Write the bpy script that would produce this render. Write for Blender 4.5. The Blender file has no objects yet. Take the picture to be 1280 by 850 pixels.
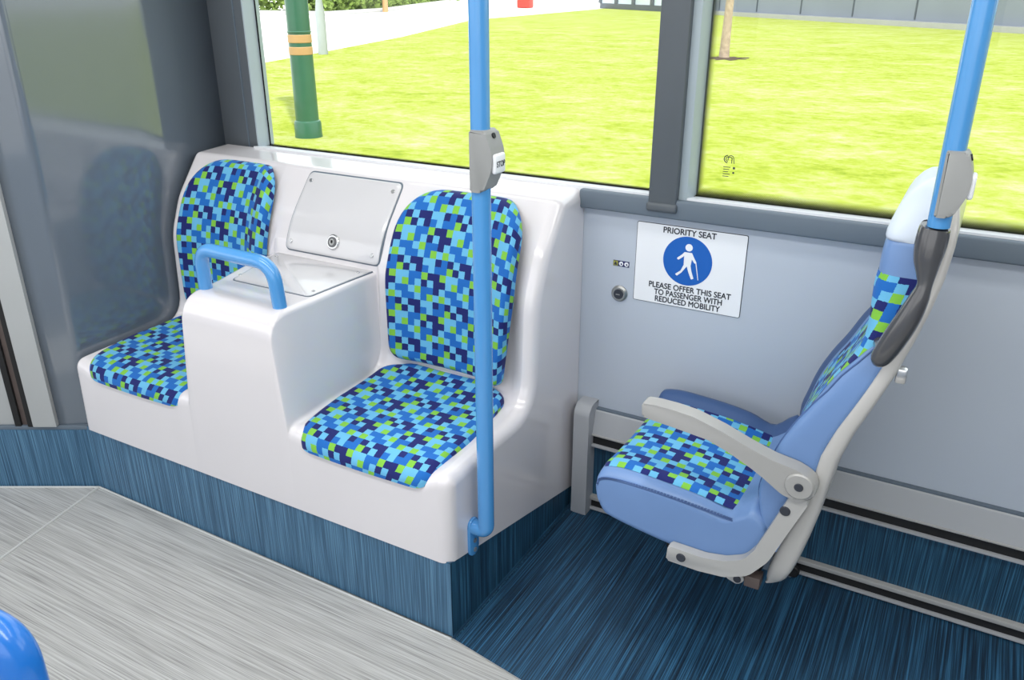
import bpy, bmesh, math, random
from mathutils import Vector, Matrix
random.seed(7)
scn = bpy.context.scene
COL = scn.collection
PI = math.pi
W = 2.17                      # plane of the bus side wall (y)

# ------------------------------------------------------------------ materials
def lin(c):
    def f(v):
        v /= 255.0
        return v/12.92 if v <= 0.04045 else ((v+0.055)/1.055)**2.4
    return (f(c[0]), f(c[1]), f(c[2]), 1.0)

def mat_new(name):
    m = bpy.data.materials.new(name); m.use_nodes = True
    nt = m.node_tree
    return m, nt, nt.nodes['Principled BSDF']

def plain(name, c, rough=0.5, metal=0.0, coat=0.0, var=0.04, nscale=6.0, bump=0.0, bscale=200.0, spec=0.5):
    m, nt, b = mat_new(name)
    b.inputs['Roughness'].default_value = rough
    b.inputs['Metallic'].default_value = metal
    b.inputs['Coat Weight'].default_value = coat
    b.inputs['Coat Roughness'].default_value = 0.06
    b.inputs['Specular IOR Level'].default_value = spec
    tc = nt.nodes.new('ShaderNodeTexCoord')
    n = nt.nodes.new('ShaderNodeTexNoise'); n.inputs['Scale'].default_value = nscale; n.inputs['Detail'].default_value = 3
    nt.links.new(tc.outputs['Object'], n.inputs['Vector'])
    r = nt.nodes.new('ShaderNodeValToRGB')
    a = lin(c)
    r.color_ramp.elements[0].position = 0.3; r.color_ramp.elements[1].position = 0.7
    r.color_ramp.elements[0].color = (a[0]*(1-var), a[1]*(1-var), a[2]*(1-var), 1)
    r.color_ramp.elements[1].color = (min(1, a[0]*(1+var)), min(1, a[1]*(1+var)), min(1, a[2]*(1+var)), 1)
    nt.links.new(n.outputs['Fac'], r.inputs['Fac'])
    nt.links.new(r.outputs['Color'], b.inputs['Base Color'])
    if bump:
        n2 = nt.nodes.new('ShaderNodeTexNoise'); n2.inputs['Scale'].default_value = bscale
        nt.links.new(tc.outputs['Object'], n2.inputs['Vector'])
        bp = nt.nodes.new('ShaderNodeBump'); bp.inputs['Strength'].default_value = bump; bp.inputs['Distance'].default_value = 0.002
        nt.links.new(n2.outputs['Fac'], bp.inputs['Height']); nt.links.new(bp.outputs['Normal'], b.inputs['Normal'])
    return m

def streak(name, dark, mid, light, scale, rough=0.5, fine=1.0, spread=(0.36, 0.50, 0.64)):
    """vinyl with fine long streaks; scale is large across the streaks, small along them"""
    m, nt, b = mat_new(name)
    N = nt.nodes.new; Lk = nt.links.new
    b.inputs['Roughness'].default_value = rough
    tc = N('ShaderNodeTexCoord')
    def layer(k, across):
        mp = N('ShaderNodeMapping'); mp.inputs['Scale'].default_value = tuple(v*(across if v > 9 else k) for v in scale)
        mp.inputs['Location'].default_value = (k*3.1, across*1.7, 0.3)
        Lk(tc.outputs['Object'], mp.inputs['Vector'])
        n = N('ShaderNodeTexNoise'); n.inputs['Scale'].default_value = fine; n.inputs['Detail'].default_value = 1.0; n.inputs['Roughness'].default_value = 0.5
        Lk(mp.outputs['Vector'], n.inputs['Vector']); return n.outputs['Fac']
    a = layer(1.0, 1.0); c = layer(2.3, 2.4); d = layer(0.6, 0.35)
    def M(op, p, q, r=None):
        n = N('ShaderNodeMath'); n.operation = op
        for i, v in enumerate((p, q, r)):
            if v is None: continue
            if isinstance(v, (int, float)): n.inputs[i].default_value = v
            else: Lk(v, n.inputs[i])
        return n.outputs[0]
    f = M('ADD', M('MULTIPLY', a, 0.45), M('ADD', M('MULTIPLY', c, 0.40), M('MULTIPLY', d, 0.15)))
    r = N('ShaderNodeValToRGB'); e = r.color_ramp.elements
    e[0].position = spread[0]; e[0].color = lin(dark)
    e[1].position = spread[2]; e[1].color = lin(light)
    k = e.new(spread[1]); k.color = lin(mid)
    Lk(f, r.inputs['Fac']); Lk(r.outputs['Color'], b.inputs['Base Color'])
    bp = N('ShaderNodeBump'); bp.inputs['Strength'].default_value = 0.12; bp.inputs['Distance'].default_value = 0.001
    Lk(f, bp.inputs['Height']); Lk(bp.outputs['Normal'], b.inputs['Normal'])
    return m

def moquette(name, sat=1.0):
    """pixel weave: a repeating 8 x 6 tile of navy, mid blue, light blue and green squares, UV in metres"""
    tile = ["NMNLNNLL",
            "MMGNLNML",
            "NGLLMMGN",
            "NNLGMLNL",
            "NLMMLGMM",
            "LGLMMLMG"][::-1]
    cols = {'N': lin((6, 22, 98)), 'M': lin((10, 98, 180)), 'L': lin((98, 174, 214)), 'G': lin((122, 186, 60))}
    m, nt, b = mat_new(name)
    b.inputs['Roughness'].default_value = 0.85
    b.inputs['Sheen Weight'].default_value = 0.10
    b.inputs['Sheen Roughness'].default_value = 0.4
    N = nt.nodes.new; Lk = nt.links.new
    uv = N('ShaderNodeUVMap')
    sp = N('ShaderNodeSeparateXYZ'); Lk(uv.outputs['UV'], sp.inputs[0])
    cell = 0.0207
    def math1(op, a, v=None, c=None):
        n = N('ShaderNodeMath'); n.operation = op
        for i, q in enumerate((a, v, c)):
            if q is None: continue
            if isinstance(q, (int, float)): n.inputs[i].default_value = q
            else: Lk(q, n.inputs[i])
        return n.outputs[0]
    # slightly wobbly cell borders, as woven
    nz = N('ShaderNodeTexNoise'); nz.inputs['Scale'].default_value = 260; Lk(uv.outputs['UV'], nz.inputs['Vector'])
    wob = math1('MULTIPLY', math1('SUBTRACT', nz.outputs['Fac'], 0.5), 0.0035)
    u = math1('DIVIDE', math1('ADD', sp.outputs[0], wob), cell)
    v = math1('DIVIDE', math1('ADD', sp.outputs[1], wob), cell)
    fv = math1('FLOOR', v)
    cu = math1('FLOORED_MODULO', math1('FLOOR', u), 8.0)
    rv = math1('FLOORED_MODULO', fv, 6.0)
    idx3 = math1('ADD', cu, math1('MULTIPLY', math1('FLOORED_MODULO', rv, 3.0), 8.0))
    fac = math1('DIVIDE', math1('ADD', idx3, 0.5), 24.0)
    def ramp(s):
        r = N('ShaderNodeValToRGB'); cr = r.color_ramp; cr.interpolation = 'CONSTANT'
        cr.elements[0].position = 0; cr.elements[0].color = cols[s[0]]
        cr.elements.remove(cr.elements[1])
        for i in range(1, 24):
            if s[i] != s[i-1]:
                k = cr.elements.new(i/24.0); k.color = cols[s[i]]
        Lk(fac, r.inputs['Fac']); return r.outputs['Color']
    a = ramp(''.join(tile[:3])); c = ramp(''.join(tile[3:]))
    sel = math1('GREATER_THAN', rv, 2.5)
    mx = N('ShaderNodeMix'); mx.data_type = 'RGBA'
    Lk(sel, mx.inputs[0]); Lk(a, mx.inputs[6]); Lk(c, mx.inputs[7])
    Lk(mx.outputs[2], b.inputs['Base Color'])
    n2 = N('ShaderNodeTexNoise'); n2.inputs['Scale'].default_value = 700; Lk(uv.outputs['UV'], n2.inputs['Vector'])
    bp = N('ShaderNodeBump'); bp.inputs['Strength'].default_value = 0.35; bp.inputs['Distance'].default_value = 0.002
    Lk(n2.outputs['Fac'], bp.inputs['Height']); Lk(bp.outputs['Normal'], b.inputs['Normal'])
    return m

def glass_mat(name, frit=None):
    """thin pane; frit = (x_left, z_bottom, solid, fade, right limit) prints a black dotted border"""
    m, nt, b = mat_new(name)
    nt.nodes.remove(b)
    N = nt.nodes.new; Lk = nt.links.new
    out = nt.nodes['Material Output']
    tr = N('ShaderNodeBsdfTransparent'); tr.inputs[0].default_value = (0.93, 0.97, 0.95, 1)
    gl = N('ShaderNodeBsdfGlossy'); gl.inputs['Roughness'].default_value = 0.02
    fr = N('ShaderNodeFresnel'); fr.inputs[0].default_value = 1.35
    mx = N('ShaderNodeMixShader'); Lk(fr.outputs[0], mx.inputs[0]); Lk(tr.outputs[0], mx.inputs[1]); Lk(gl.outputs[0], mx.inputs[2])
    if frit is None:
        Lk(mx.outputs[0], out.inputs[0]); return m
    xl, zb, sl, fl, sb, fb = frit
    def M(op, a, v=None, c=None):
        n = N('ShaderNodeMath'); n.operation = op
        for i, q in enumerate((a, v, c)):
            if q is None: continue
            if isinstance(q, (int, float)): n.inputs[i].default_value = q
            else: Lk(q, n.inputs[i])
        return n.outputs[0]
    tc = N('ShaderNodeTexCoord'); sp = N('ShaderNodeSeparateXYZ'); Lk(tc.outputs['Object'], sp.inputs[0])
    x, z = sp.outputs[0], sp.outputs[2]
    # coverage: 1 inside the solid band, falling to 0 over the fade width
    cl = M('SUBTRACT', 1.0, M('DIVIDE', M('SUBTRACT', x, xl+sl), fl))
    cb = M('SUBTRACT', 1.0, M('DIVIDE', M('SUBTRACT', z, zb+sb), fb))
    cov = M('MINIMUM', M('MAXIMUM', M('MAXIMUM', cl, cb), 0.0), 1.2)
    p = 0.0052
    a = M('ADD', x, z); d = M('SUBTRACT', x, z)
    ca = M('SUBTRACT', M('FRACT', M('DIVIDE', a, p)), 0.5)
    cd = M('SUBTRACT', M('FRACT', M('DIVIDE', d, p)), 0.5)
    r = M('SQRT', M('ADD', M('MULTIPLY', ca, ca), M('MULTIPLY', cd, cd)))
    mask = M('LESS_THAN', r, M('MULTIPLY', M('SQRT', cov), 0.66))
    mask = M('MULTIPLY', mask, M('GREATER_THAN', cov, 0.03))
    bl = N('ShaderNodeBsdfDiffuse'); bl.inputs[0].default_value = (0.012, 0.013, 0.014, 1)
    m2 = N('ShaderNodeMixShader'); Lk(mask, m2.inputs[0]); Lk(mx.outputs[0], m2.inputs[1]); Lk(bl.outputs[0], m2.inputs[2])
    Lk(m2.outputs[0], out.inputs[0])
    return m

def lawn_mat():
    m, nt, b = mat_new('lawn_grass')
    b.inputs['Roughness'].default_value = 0.95; b.inputs['Specular IOR Level'].default_value = 0.05
    N = nt.nodes.new; Lk = nt.links.new
    tc = N('ShaderNodeTexCoord')
    mp = N('ShaderNodeMapping'); mp.inputs['Scale'].default_value = (0.8, 1.0, 1.0); mp.inputs['Rotation'].default_value = (0, 0, -0.5)
    Lk(tc.outputs['Object'], mp.inputs[0])
    n1 = N('ShaderNodeTexNoise'); n1.inputs['Scale'].default_value = 1.5; n1.inputs['Detail'].default_value = 10; n1.inputs['Roughness'].default_value = 0.75
    Lk(mp.outputs[0], n1.inputs['Vector'])
    n2 = N('ShaderNodeTexNoise'); n2.inputs['Scale'].default_value = 9; n2.inputs['Detail'].default_value = 8; n2.inputs['Roughness'].default_value = 0.8
    Lk(mp.outputs[0], n2.inputs['Vector'])
    mx = N('ShaderNodeMath'); mx.operation = 'MULTIPLY_ADD'; mx.inputs[1].default_value = 0.55
    Lk(n2.outputs['Fac'], mx.inputs[0])
    m3 = N('ShaderNodeMath'); m3.operation = 'MULTIPLY'; m3.inputs[1].default_value = 0.45; Lk(n1.outputs['Fac'], m3.inputs[0])
    Lk(m3.outputs[0], mx.inputs[2])
    r = N('ShaderNodeValToRGB'); e = r.color_ramp.elements
    e[0].position = 0.37; e[0].color = (0.165, 0.225, 0.016, 1)
    e[1].position = 0.66; e[1].color = (0.41, 0.42, 0.26, 1)
    k = e.new(0.46); k.color = (0.275, 0.322, 0.036, 1)
    k = e.new(0.54); k.color = (0.335, 0.366, 0.105, 1)
    Lk(mx.outputs[0], r.inputs['Fac']); Lk(r.outputs['Color'], b.inputs['Base Color'])
    return m

M = {}
M['shell'] = plain('shell_gloss', (222, 217, 219), 0.22, coat=0.8, var=0.01, nscale=3)
M['cover'] = plain('cover_gloss', (206, 204, 206), 0.2, coat=0.7, var=0.01)
M['cloth'] = moquette('pixel_moquette')
M['pole'] = plain('pole_blue', (76, 148, 210), 0.26, coat=0.6, var=0.02)
M['pole_deep'] = plain('pole_deep_blue', (30, 112, 200), 0.28, coat=0.6, var=0.02)
M['chrome'] = plain('chrome', (205, 205, 205), 0.22, metal=1.0, var=0.02)
M['steel'] = plain('steel_dull', (170, 170, 168), 0.4, metal=0.9, var=0.03)
M['black'] = plain('black_rubber', (22, 22, 24), 0.55)
M['darkgrey'] = plain('dark_grey_plastic', (70, 70, 73), 0.14, coat=0.5, var=0.03)
M['midgrey'] = plain('grey_box_plastic', (146, 147, 146), 0.42, var=0.02, bump=0.1, bscale=900)
M['lightgrey'] = plain('light_grey_paint', (172, 171, 169), 0.38, coat=0.2, var=0.02)
M['arm'] = plain('armrest_grey', (158, 157, 155), 0.36, coat=0.2, var=0.02)
M['seatshell'] = plain('seat_shell_grey', (182, 180, 177), 0.35, coat=0.3, var=0.02)
M['vinyl'] = plain('blue_vinyl', (106, 138, 186), 0.33, var=0.03, bump=0.12, bscale=700)
M['vinyl_shaded'] = plain('shaded_blue_vinyl', (56, 84, 130), 0.45, var=0.03, bump=0.12, bscale=700)
M['thread'] = plain('thread_dark', (72, 98, 146), 0.7)
M['wall'] = plain('wall_laminate', (184, 192, 204), 0.40, var=0.015, nscale=2, bump=0.05, bscale=600)
M['ledge'] = plain('wall_ledge_grey', (172, 174, 178), 0.5, var=0.02)
M['band'] = plain('window_band_grey', (98, 110, 122), 0.5, var=0.02)
M['frame'] = plain('window_frame_grey', (86, 92, 98), 0.5, var=0.03)
M['jamb'] = plain('window_jamb_grey', (168, 180, 186), 0.45, var=0.02)
M['ledge_white'] = plain('ledge_white', (226, 228, 232), 0.35, var=0.01)
M['screen'] = plain('partition_grey_gloss', (98, 107, 118), 0.12, spec=0.9, coat=0.6, var=0.03, nscale=2.0)
M['doorpanel'] = plain('door_panel_grey', (178, 180, 180), 0.42, var=0.02)
M['white'] = plain('sign_white', (236, 238, 242), 0.5, var=0.005)
M['blue_sign'] = plain('sign_blue', (0, 92, 182), 0.5, var=0.01)
M['ink'] = plain('ink_dark', (46, 50, 60), 0.6)
M['navy'] = plain('navy_print', (28, 32, 88), 0.5)
M['olive'] = plain('olive_print', (150, 150, 70), 0.5)
M['floor'] = streak('floor_grey_streaks', (134, 133, 132), (170, 169, 167), (194, 194, 192), (1.3, 120.0, 10.0), 0.42, 2.6, (0.34, 0.48, 0.62))
M['floor_blue'] = streak('floor_blue_streaks', (10, 32, 50), (22, 58, 84), (50, 102, 138), (110.0, 1.0, 10.0), 0.5, 2.6, (0.38, 0.50, 0.64))
M['skirt'] = streak('skirt_lit_streaks', (40, 76, 104), (64, 104, 134), (98, 142, 172), (100.0, 100.0, 1.0), 0.5, 2.6, (0.38, 0.50, 0.64))  # lighter copy of the floor blue, light put into the colour
M['skirt_dark'] = streak('wall_skirt_streaks', (13, 40, 60), (27, 68, 94), (60, 114, 146), (110.0, 100.0, 1.0), 0.5, 2.6, (0.38, 0.50, 0.64))
M['weld'] = plain('weld_seam', (205, 206, 204), 0.35, var=0.02)
M['ceil'] = plain('ceiling_white', (232, 234, 236), 0.6)
M['glass'] = glass_mat('window_glass')
M['glass_frit'] = glass_mat('window_glass_frit', (-0.705, 1.045, 0.022, 0.026, 0.017, 0.030))
M['glass_frit_thin'] = glass_mat('window_glass_frit_thin', (-2.300, 1.045, 0.021, 0.001, 0.019, 0.008))
M['lawn'] = lawn_mat()
M['path'] = plain('pale_paving', (238, 236, 232), 0.9, var=0.04, nscale=1.5)
M['road'] = plain('road_grey', (150, 150, 150), 0.9, var=0.08, nscale=8)
M['post_green'] = plain('lamp_post_green', (48, 96, 74), 0.4, coat=0.3, var=0.08, nscale=5)
M['gold'] = plain('gold_paint', (186, 146, 100), 0.5, var=0.05)
M['post_grey'] = plain('galvanised_grey', (166, 172, 174), 0.5, metal=0.2, var=0.05)
M['bark'] = plain('young_bark', (172, 152, 134), 0.9, var=0.2, nscale=14, bump=0.4, bscale=60)
M['soil'] = plain('soil', (74, 58, 42), 1.0, var=0.3, nscale=18)
M['hedge'] = plain('hedge_leaves', (120, 142, 66), 0.8, var=0.5, nscale=3)
M['building'] = plain('building_grey', (140, 146, 157), 0.7, var=0.08, nscale=0.4)
M['plinth'] = plain('plinth_pale', (180, 178, 178), 0.7, var=0.03)
M['paneglass'] = plain('building_glass', (214, 226, 236), 0.15, var=0.1, nscale=0.6)
M['winframe'] = plain('building_frame_grey', (80, 88, 98), 0.5)
M['red'] = plain('red_paint', (190, 52, 36), 0.5)
M['brown'] = plain('brown_block', (96, 84, 80), 0.5)

# ------------------------------------------------------------------ mesh helpers
def link(name, me, parent=None, mats=None, loc=None):
    """link a mesh whose vertices are in world space; local origin at loc (or the parent's base)"""
    o = bpy.data.objects.new(name, me)
    COL.objects.link(o)
    if mats is not None:
        for m in (mats if isinstance(mats, (list, tuple)) else [mats]): me.materials.append(m)
    if parent is not None:
        root = parent
        while root.parent: root = root.parent
        me.transform(Matrix.Translation(-root.location))
        o.parent = parent
    else:
        if loc is None:
            vs = [v.co for v in me.vertices]
            loc = Vector(((min(v.x for v in vs)+max(v.x for v in vs))/2, (min(v.y for v in vs)+max(v.y for v in vs))/2, min(v.z for v in vs)))
        me.transform(Matrix.Translation(-Vector(loc))); o.location = loc
    return o

def from_bm(name, bm, mats, parent=None, smooth=True, angle=35, loc=None):
    bmesh.ops.remove_doubles(bm, verts=bm.verts, dist=1e-6)
    bmesh.ops.recalc_face_normals(bm, faces=bm.faces)
    if smooth:
        for f in bm.faces: f.smooth = True
        lim = math.radians(angle)
        for e in bm.edges:
            if len(e.link_faces) == 2 and e.calc_face_angle(0) > lim: e.smooth = False
    me = bpy.data.meshes.new(name); bm.to_mesh(me); bm.free()
    return link(name, me, parent, mats, loc)

def structure(o):
    o['kind'] = 'structure'; return o

def world_origin(o):
    """put a setting piece's origin back at the world origin so its streaks line up"""
    o.data.transform(Matrix.Translation(o.location)); o.location = (0, 0, 0); return o

def tag(o, label, cat, group=None):
    o['label'] = label; o['category'] = cat
    if group: o['group'] = group
    return o

def empty(name, loc, label, cat, group=None):
    o = bpy.data.objects.new(name, None); COL.objects.link(o); o.location = loc; o.empty_display_size = 0.1
    return tag(o, label, cat, group)

def bm_box(bm, lo, hi, bev=0.0, seg=2):
    r = bmesh.ops.create_cube(bm, size=1.0)
    vs = r['verts']
    for v in vs:
        v.co = Vector([lo[i] + (v.co[i]+0.5)*(hi[i]-lo[i]) for i in range(3)])
    if bev:
        es = list({e for v in vs for e in v.link_edges})
        bmesh.ops.bevel(bm, geom=es, offset=bev, segments=seg, affect='EDGES', profile=0.5)

def box(name, lo, hi, m, parent=None, bev=0.0, seg=2):
    bm = bmesh.new(); bm_box(bm, lo, hi, bev, seg)
    return from_bm(name, bm, m, parent)

AX = {'x': lambda p, t: Vector((t, p[0], p[1])), 'y': lambda p, t: Vector((p[0], t, p[1])), 'z': lambda p, t: Vector((p[0], p[1], t))}
def bm_prism(bm, pts, axis, a, b, bev=0.0, seg=2):
    f = AX[axis]
    v0 = [bm.verts.new(f(p, a)) for p in pts]; v1 = [bm.verts.new(f(p, b)) for p in pts]
    n = len(pts)
    c0 = bm.faces.new(v0); c1 = bm.faces.new(v1[::-1])
    for i in range(n):
        bm.faces.new((v0[i], v1[i], v1[(i+1) % n], v0[(i+1) % n]))
    if bev:
        es = list(c0.edges)+list(c1.edges)
        bmesh.ops.bevel(bm, geom=es, offset=bev, segments=seg, affect='EDGES', profile=0.5)

def prism(name, pts, axis, a, b, m, parent=None, bev=0.0, seg=2, angle=35):
    bm = bmesh.new(); bm_prism(bm, pts, axis, a, b, bev, seg)
    return from_bm(name, bm, m, parent, angle=angle)

def round_poly(keys, nl=3, na=6):
    """open polyline of tuples (*coords, r); rounds inner keys. A fixed number of points for a fixed number of keys."""
    P = [Vector(k[:-1]) for k in keys]; R = [k[-1] for k in keys]
    n = len(P); ins = []
    for i in range(n):
        if i in (0, n-1): ins.append(None); continue
        a = P[i-1]-P[i]; b = P[i+1]-P[i]
        la, lb = a.length, b.length
        a.normalize(); b.normalize()
        ang = a.angle(b, PI)
        t = R[i]/max(1e-5, math.tan(ang/2)) if ang < PI-1e-4 else R[i]*0.5
        t = min(t, la*0.48, lb*0.48)
        ins.append((P[i]+a*t, P[i]+b*t))
    out = [P[0].copy()]
    for i in range(1, n):
        s = out[-1]; e = ins[i][0] if ins[i] else P[i]
        s = s.copy()
        for k in range(1, nl+1): out.append(s.lerp(e, k/(nl)))
        if ins[i]:
            a, b = ins[i]
            for k in range(1, na+1):
                t = k/na
                out.append(a*(1-t)**2 + P[i]*2*t*(1-t) + b*t*t)
    return out

def closed_round(pts, r, na=6):
    n = len(pts); out = []
    for i in range(n):
        p = Vector(pts[i]); a = Vector(pts[i-1])-p; b = Vector(pts[(i+1) % n])-p
        rr = r[i] if isinstance(r, (list, tuple)) else r
        la, lb = a.length, b.length; a.normalize(); b.normalize()
        ang = a.angle(b, PI)
        t = min(rr/max(1e-5, math.tan(ang/2)), la*0.49, lb*0.49)
        A = p+a*t; B = p+b*t
        for k in range(na+1):
            s = k/na; out.append(A*(1-s)**2+p*2*s*(1-s)+B*s*s)
    return out

def smooth_path(pts, n=8):
    """Catmull-Rom through points (any dimension)"""
    P = [Vector(p) for p in pts]; out = []
    for i in range(len(P)-1):
        p0 = P[max(0, i-1)]; p1 = P[i]; p2 = P[i+1]; p3 = P[min(len(P)-1, i+2)]
        for k in range(n):
            t = k/n
            out.append(0.5*((2*p1)+(p2-p0)*t+(2*p0-5*p1+4*p2-p3)*t*t+(3*p1-p0-3*p2+p3)*t**3))
    out.append(P[-1].copy()); return out

def bm_tube(bm, path, rad, seg=16, cap=True, flat=1.0, up=None):
    """sweep a circle (radius number or list) along the path"""
    P = [Vector(p) for p in path]; n = len(P)
    rs = rad if isinstance(rad, (list, tuple)) else [rad]*n
    T = [(P[min(i+1, n-1)]-P[max(i-1, 0)]).normalized() for i in range(n)]
    ref = Vector(up) if up else (Vector((0, 0, 1)) if abs(T[0].z) < 0.9 else Vector((1, 0, 0)))
    N = (ref - T[0]*ref.dot(T[0])).normalized()
    rings = []
    for i in range(n):
        N = (N - T[i]*N.dot(T[i])).normalized(); B = T[i].cross(N)
        rings.append([bm.verts.new(P[i]+(N*math.cos(2*PI*k/seg)+B*flat*math.sin(2*PI*k/seg))*rs[i]) for k in range(seg)])
    for a, b in zip(rings, rings[1:]):
        for k in range(seg): bm.faces.new((a[k], a[(k+1) % seg], b[(k+1) % seg], b[k]))
    if cap: bm.faces.new(rings[0][::-1]); bm.faces.new(rings[-1])

def tube(name, path, rad, m, parent=None, seg=16, flat=1.0, up=None):
    bm = bmesh.new(); bm_tube(bm, path, rad, seg, True, flat, up)
    return from_bm(name, bm, m, parent, angle=50)

def bm_disc(bm, c, n, r, h, seg=24, bev=0.0):
    """short cylinder from c along n"""
    n = Vector(n).normalized(); c = Vector(c)
    a = n.orthogonal().normalized(); b = n.cross(a)
    prof = [(r, 0), (r, h-bev), (r-bev, h)] if bev else [(r, 0), (r, h)]
    rings = [[bm.verts.new(c+n*q[1]+(a*math.cos(2*PI*k/seg)+b*math.sin(2*PI*k/seg))*q[0]) for k in range(seg)] for q in prof]
    for p, q in zip(rings, rings[1:]):
        for k in range(seg): bm.faces.new((p[k], p[(k+1) % seg], q[(k+1) % seg], q[k]))
    bm.faces.new(rings[0][::-1]); bm.faces.new(rings[-1])

def disc(name, c, n, r, h, m, parent=None, seg=24, bev=0.0):
    bm = bmesh.new(); bm_disc(bm, c, n, r, h, seg, bev)
    return from_bm(name, bm, m, parent)

def bm_lathe(bm, prof, c, seg=24):
    rings = [[bm.verts.new(Vector(c)+Vector((r*math.cos(2*PI*k/seg), r*math.sin(2*PI*k/seg), z))) for k in range(seg)] for r, z in prof]
    for p, q in zip(rings, rings[1:]):
        for k in range(seg): bm.faces.new((p[k], p[(k+1) % seg], q[(k+1) % seg], q[k]))
    bm.faces.new(rings[0][::-1]); bm.faces.new(rings[-1])

def lathe(name, prof, c, m, parent=None, seg=24):
    bm = bmesh.new(); bm_lathe(bm, prof, c, seg)
    return from_bm(name, bm, m, parent)

def grid_mesh(name, G, mats, parent=None, uv=None, close_u=False, caps=False, angle=60):
    """G[i][j] grid of points -> one mesh; uv[i][j] optional"""
    bm = bmesh.new(); V = [[bm.verts.new(Vector(p)) for p in row] for row in G]
    lay = bm.loops.layers.uv.new('UVMap') if uv else None
    nu, nv = len(G), len(G[0])
    for i in range(nu-1):
        for j in range(nv if close_u else nv-1):
            j2 = (j+1) % nv
            try: f = bm.faces.new((V[i][j], V[i+1][j], V[i+1][j2], V[i][j2]))
            except ValueError: continue
            if uv:
                for l, (a, b) in zip(f.loops, ((i, j), (i+1, j), (i+1, j2), (i, j2))): l[lay].uv = uv[a][b]
    if caps:
        bm.faces.new(V[0][::-1]); bm.faces.new(V[-1])
    return from_bm(name, bm, mats, parent, angle=angle)

def text_mesh(s, width, height, bold=0.0):
    """lettering as a flat mesh in the local XY plane, centred, scaled to width x cap height"""
    cu = bpy.data.curves.new('lettering', 'FONT'); cu.body = s; cu.align_x = 'CENTER'; cu.size = 1.0
    cu.offset = bold; cu.extrude = 0.0
    o = bpy.data.objects.new('lettering', cu); COL.objects.link(o)
    dg = bpy.context.evaluated_depsgraph_get(); dg.update()
    me = bpy.data.meshes.new_from_object(o.evaluated_get(dg))
    bpy.data.objects.remove(o); bpy.data.curves.remove(cu)
    xs = [v.co.x for v in me.vertices]; ys = [v.co.y for v in me.vertices]
    sx = width/(max(xs)-min(xs)); sy = height/(max(ys)-min(ys))
    cx = (max(xs)+min(xs))/2; cy = (max(ys)+min(ys))/2
    for v in me.vertices: v.co = Vector(((v.co.x-cx)*sx, (v.co.y-cy)*sy, 0))
    return me

def place_text(name, s, width, height, origin, xdir, updir, m, parent, bold=0.0):
    """lettering set on a surface; bold in metres fattens the strokes by overlaying shifted copies"""
    me = text_mesh(s, width, height, 0.0)
    X = Vector(xdir).normalized(); Y = Vector(updir).normalized(); Nn = X.cross(Y); O = Vector(origin)
    shifts = [(0, 0)] if not bold else [(-bold, 0), (bold, 0), (0, bold), (0, -bold)]
    bm = bmesh.new()
    for k, (dx, dy) in enumerate(shifts):
        t = me.copy()
        for v in t.vertices: v.co = O+X*(v.co.x+dx)+Y*(v.co.y+dy)+Nn*(k*.00006)
        bm.from_mesh(t); bpy.data.meshes.remove(t)
    out = bpy.data.meshes.new(name); bm.to_mesh(out); bm.free(); bpy.data.meshes.remove(me)
    return link(name, out, parent, m)

def interp(tab, x):
    if x <= tab[0][0]: return tab[0][1]
    for (a, fa), (b, fb) in zip(tab, tab[1:]):
        if x <= b:
            t = (x-a)/(b-a); return fa+(fb-fa)*t
    return tab[-1][1]

def sinterp(tab, x):
    """smooth (Catmull-Rom style) interpolation through a table"""
    n = len(tab)
    if x <= tab[0][0]: return tab[0][1]
    if x >= tab[-1][0]: return tab[-1][1]
    for i in range(n-1):
        if x <= tab[i+1][0]:
            x0, y0 = tab[i]; x1, y1 = tab[i+1]; h = x1-x0; t = (x-x0)/h
            def slope(k):
                a = max(0, k-1); b = min(n-1, k+1)
                return (tab[b][1]-tab[a][1])/(tab[b][0]-tab[a][0])
            m0, m1 = slope(i)*h, slope(i+1)*h
            return (2*t**3-3*t*t+1)*y0+(t**3-2*t*t+t)*m0+(-2*t**3+3*t*t)*y1+(t**3-t*t)*m1

def sm(t):
    t = max(0.0, min(1.0, t)); return t*t*(3-2*t)

# ------------------------------------------------------------------ setting: floor, walls, windows
XL, XR = -2.45, 1.70          # partition and the end of what is modelled to the right
EDGE0 = (-0.988, 1.420)       # bench corner where the grey floor meets the blue floor

def fl_edge(x): return 1.420-0.16*(x+0.988)
DOORD = Vector((-0.870, -0.493, 0.0))        # the diagonal run beside the door
D0 = Vector((-2.453, 1.428, 0.0))
def dg(s, z, off=0.0):                        # a point along the diagonal, off = towards the cabin
    nrm = Vector((0.493, -0.870, 0))
    return D0+DOORD*s+nrm*off+Vector((0, 0, z))

f1 = dg(1.6, 0)
o = prism('floor', [(XL, 1.428), (-0.988, 1.420), (XR, fl_edge(XR)), (XR, -0.42), (-4.6, -0.42), (f1.x, f1.y)], 'z', -0.05, 0.0, M['floor'])
structure(world_origin(o))
o = prism('floor', [(-0.988, 1.4205), (-0.988, W), (XR, W), (XR, fl_edge(XR)+0.0005)], 'z', -0.05, 0.0, M['floor_blue'])
structure(world_origin(o))
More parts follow.
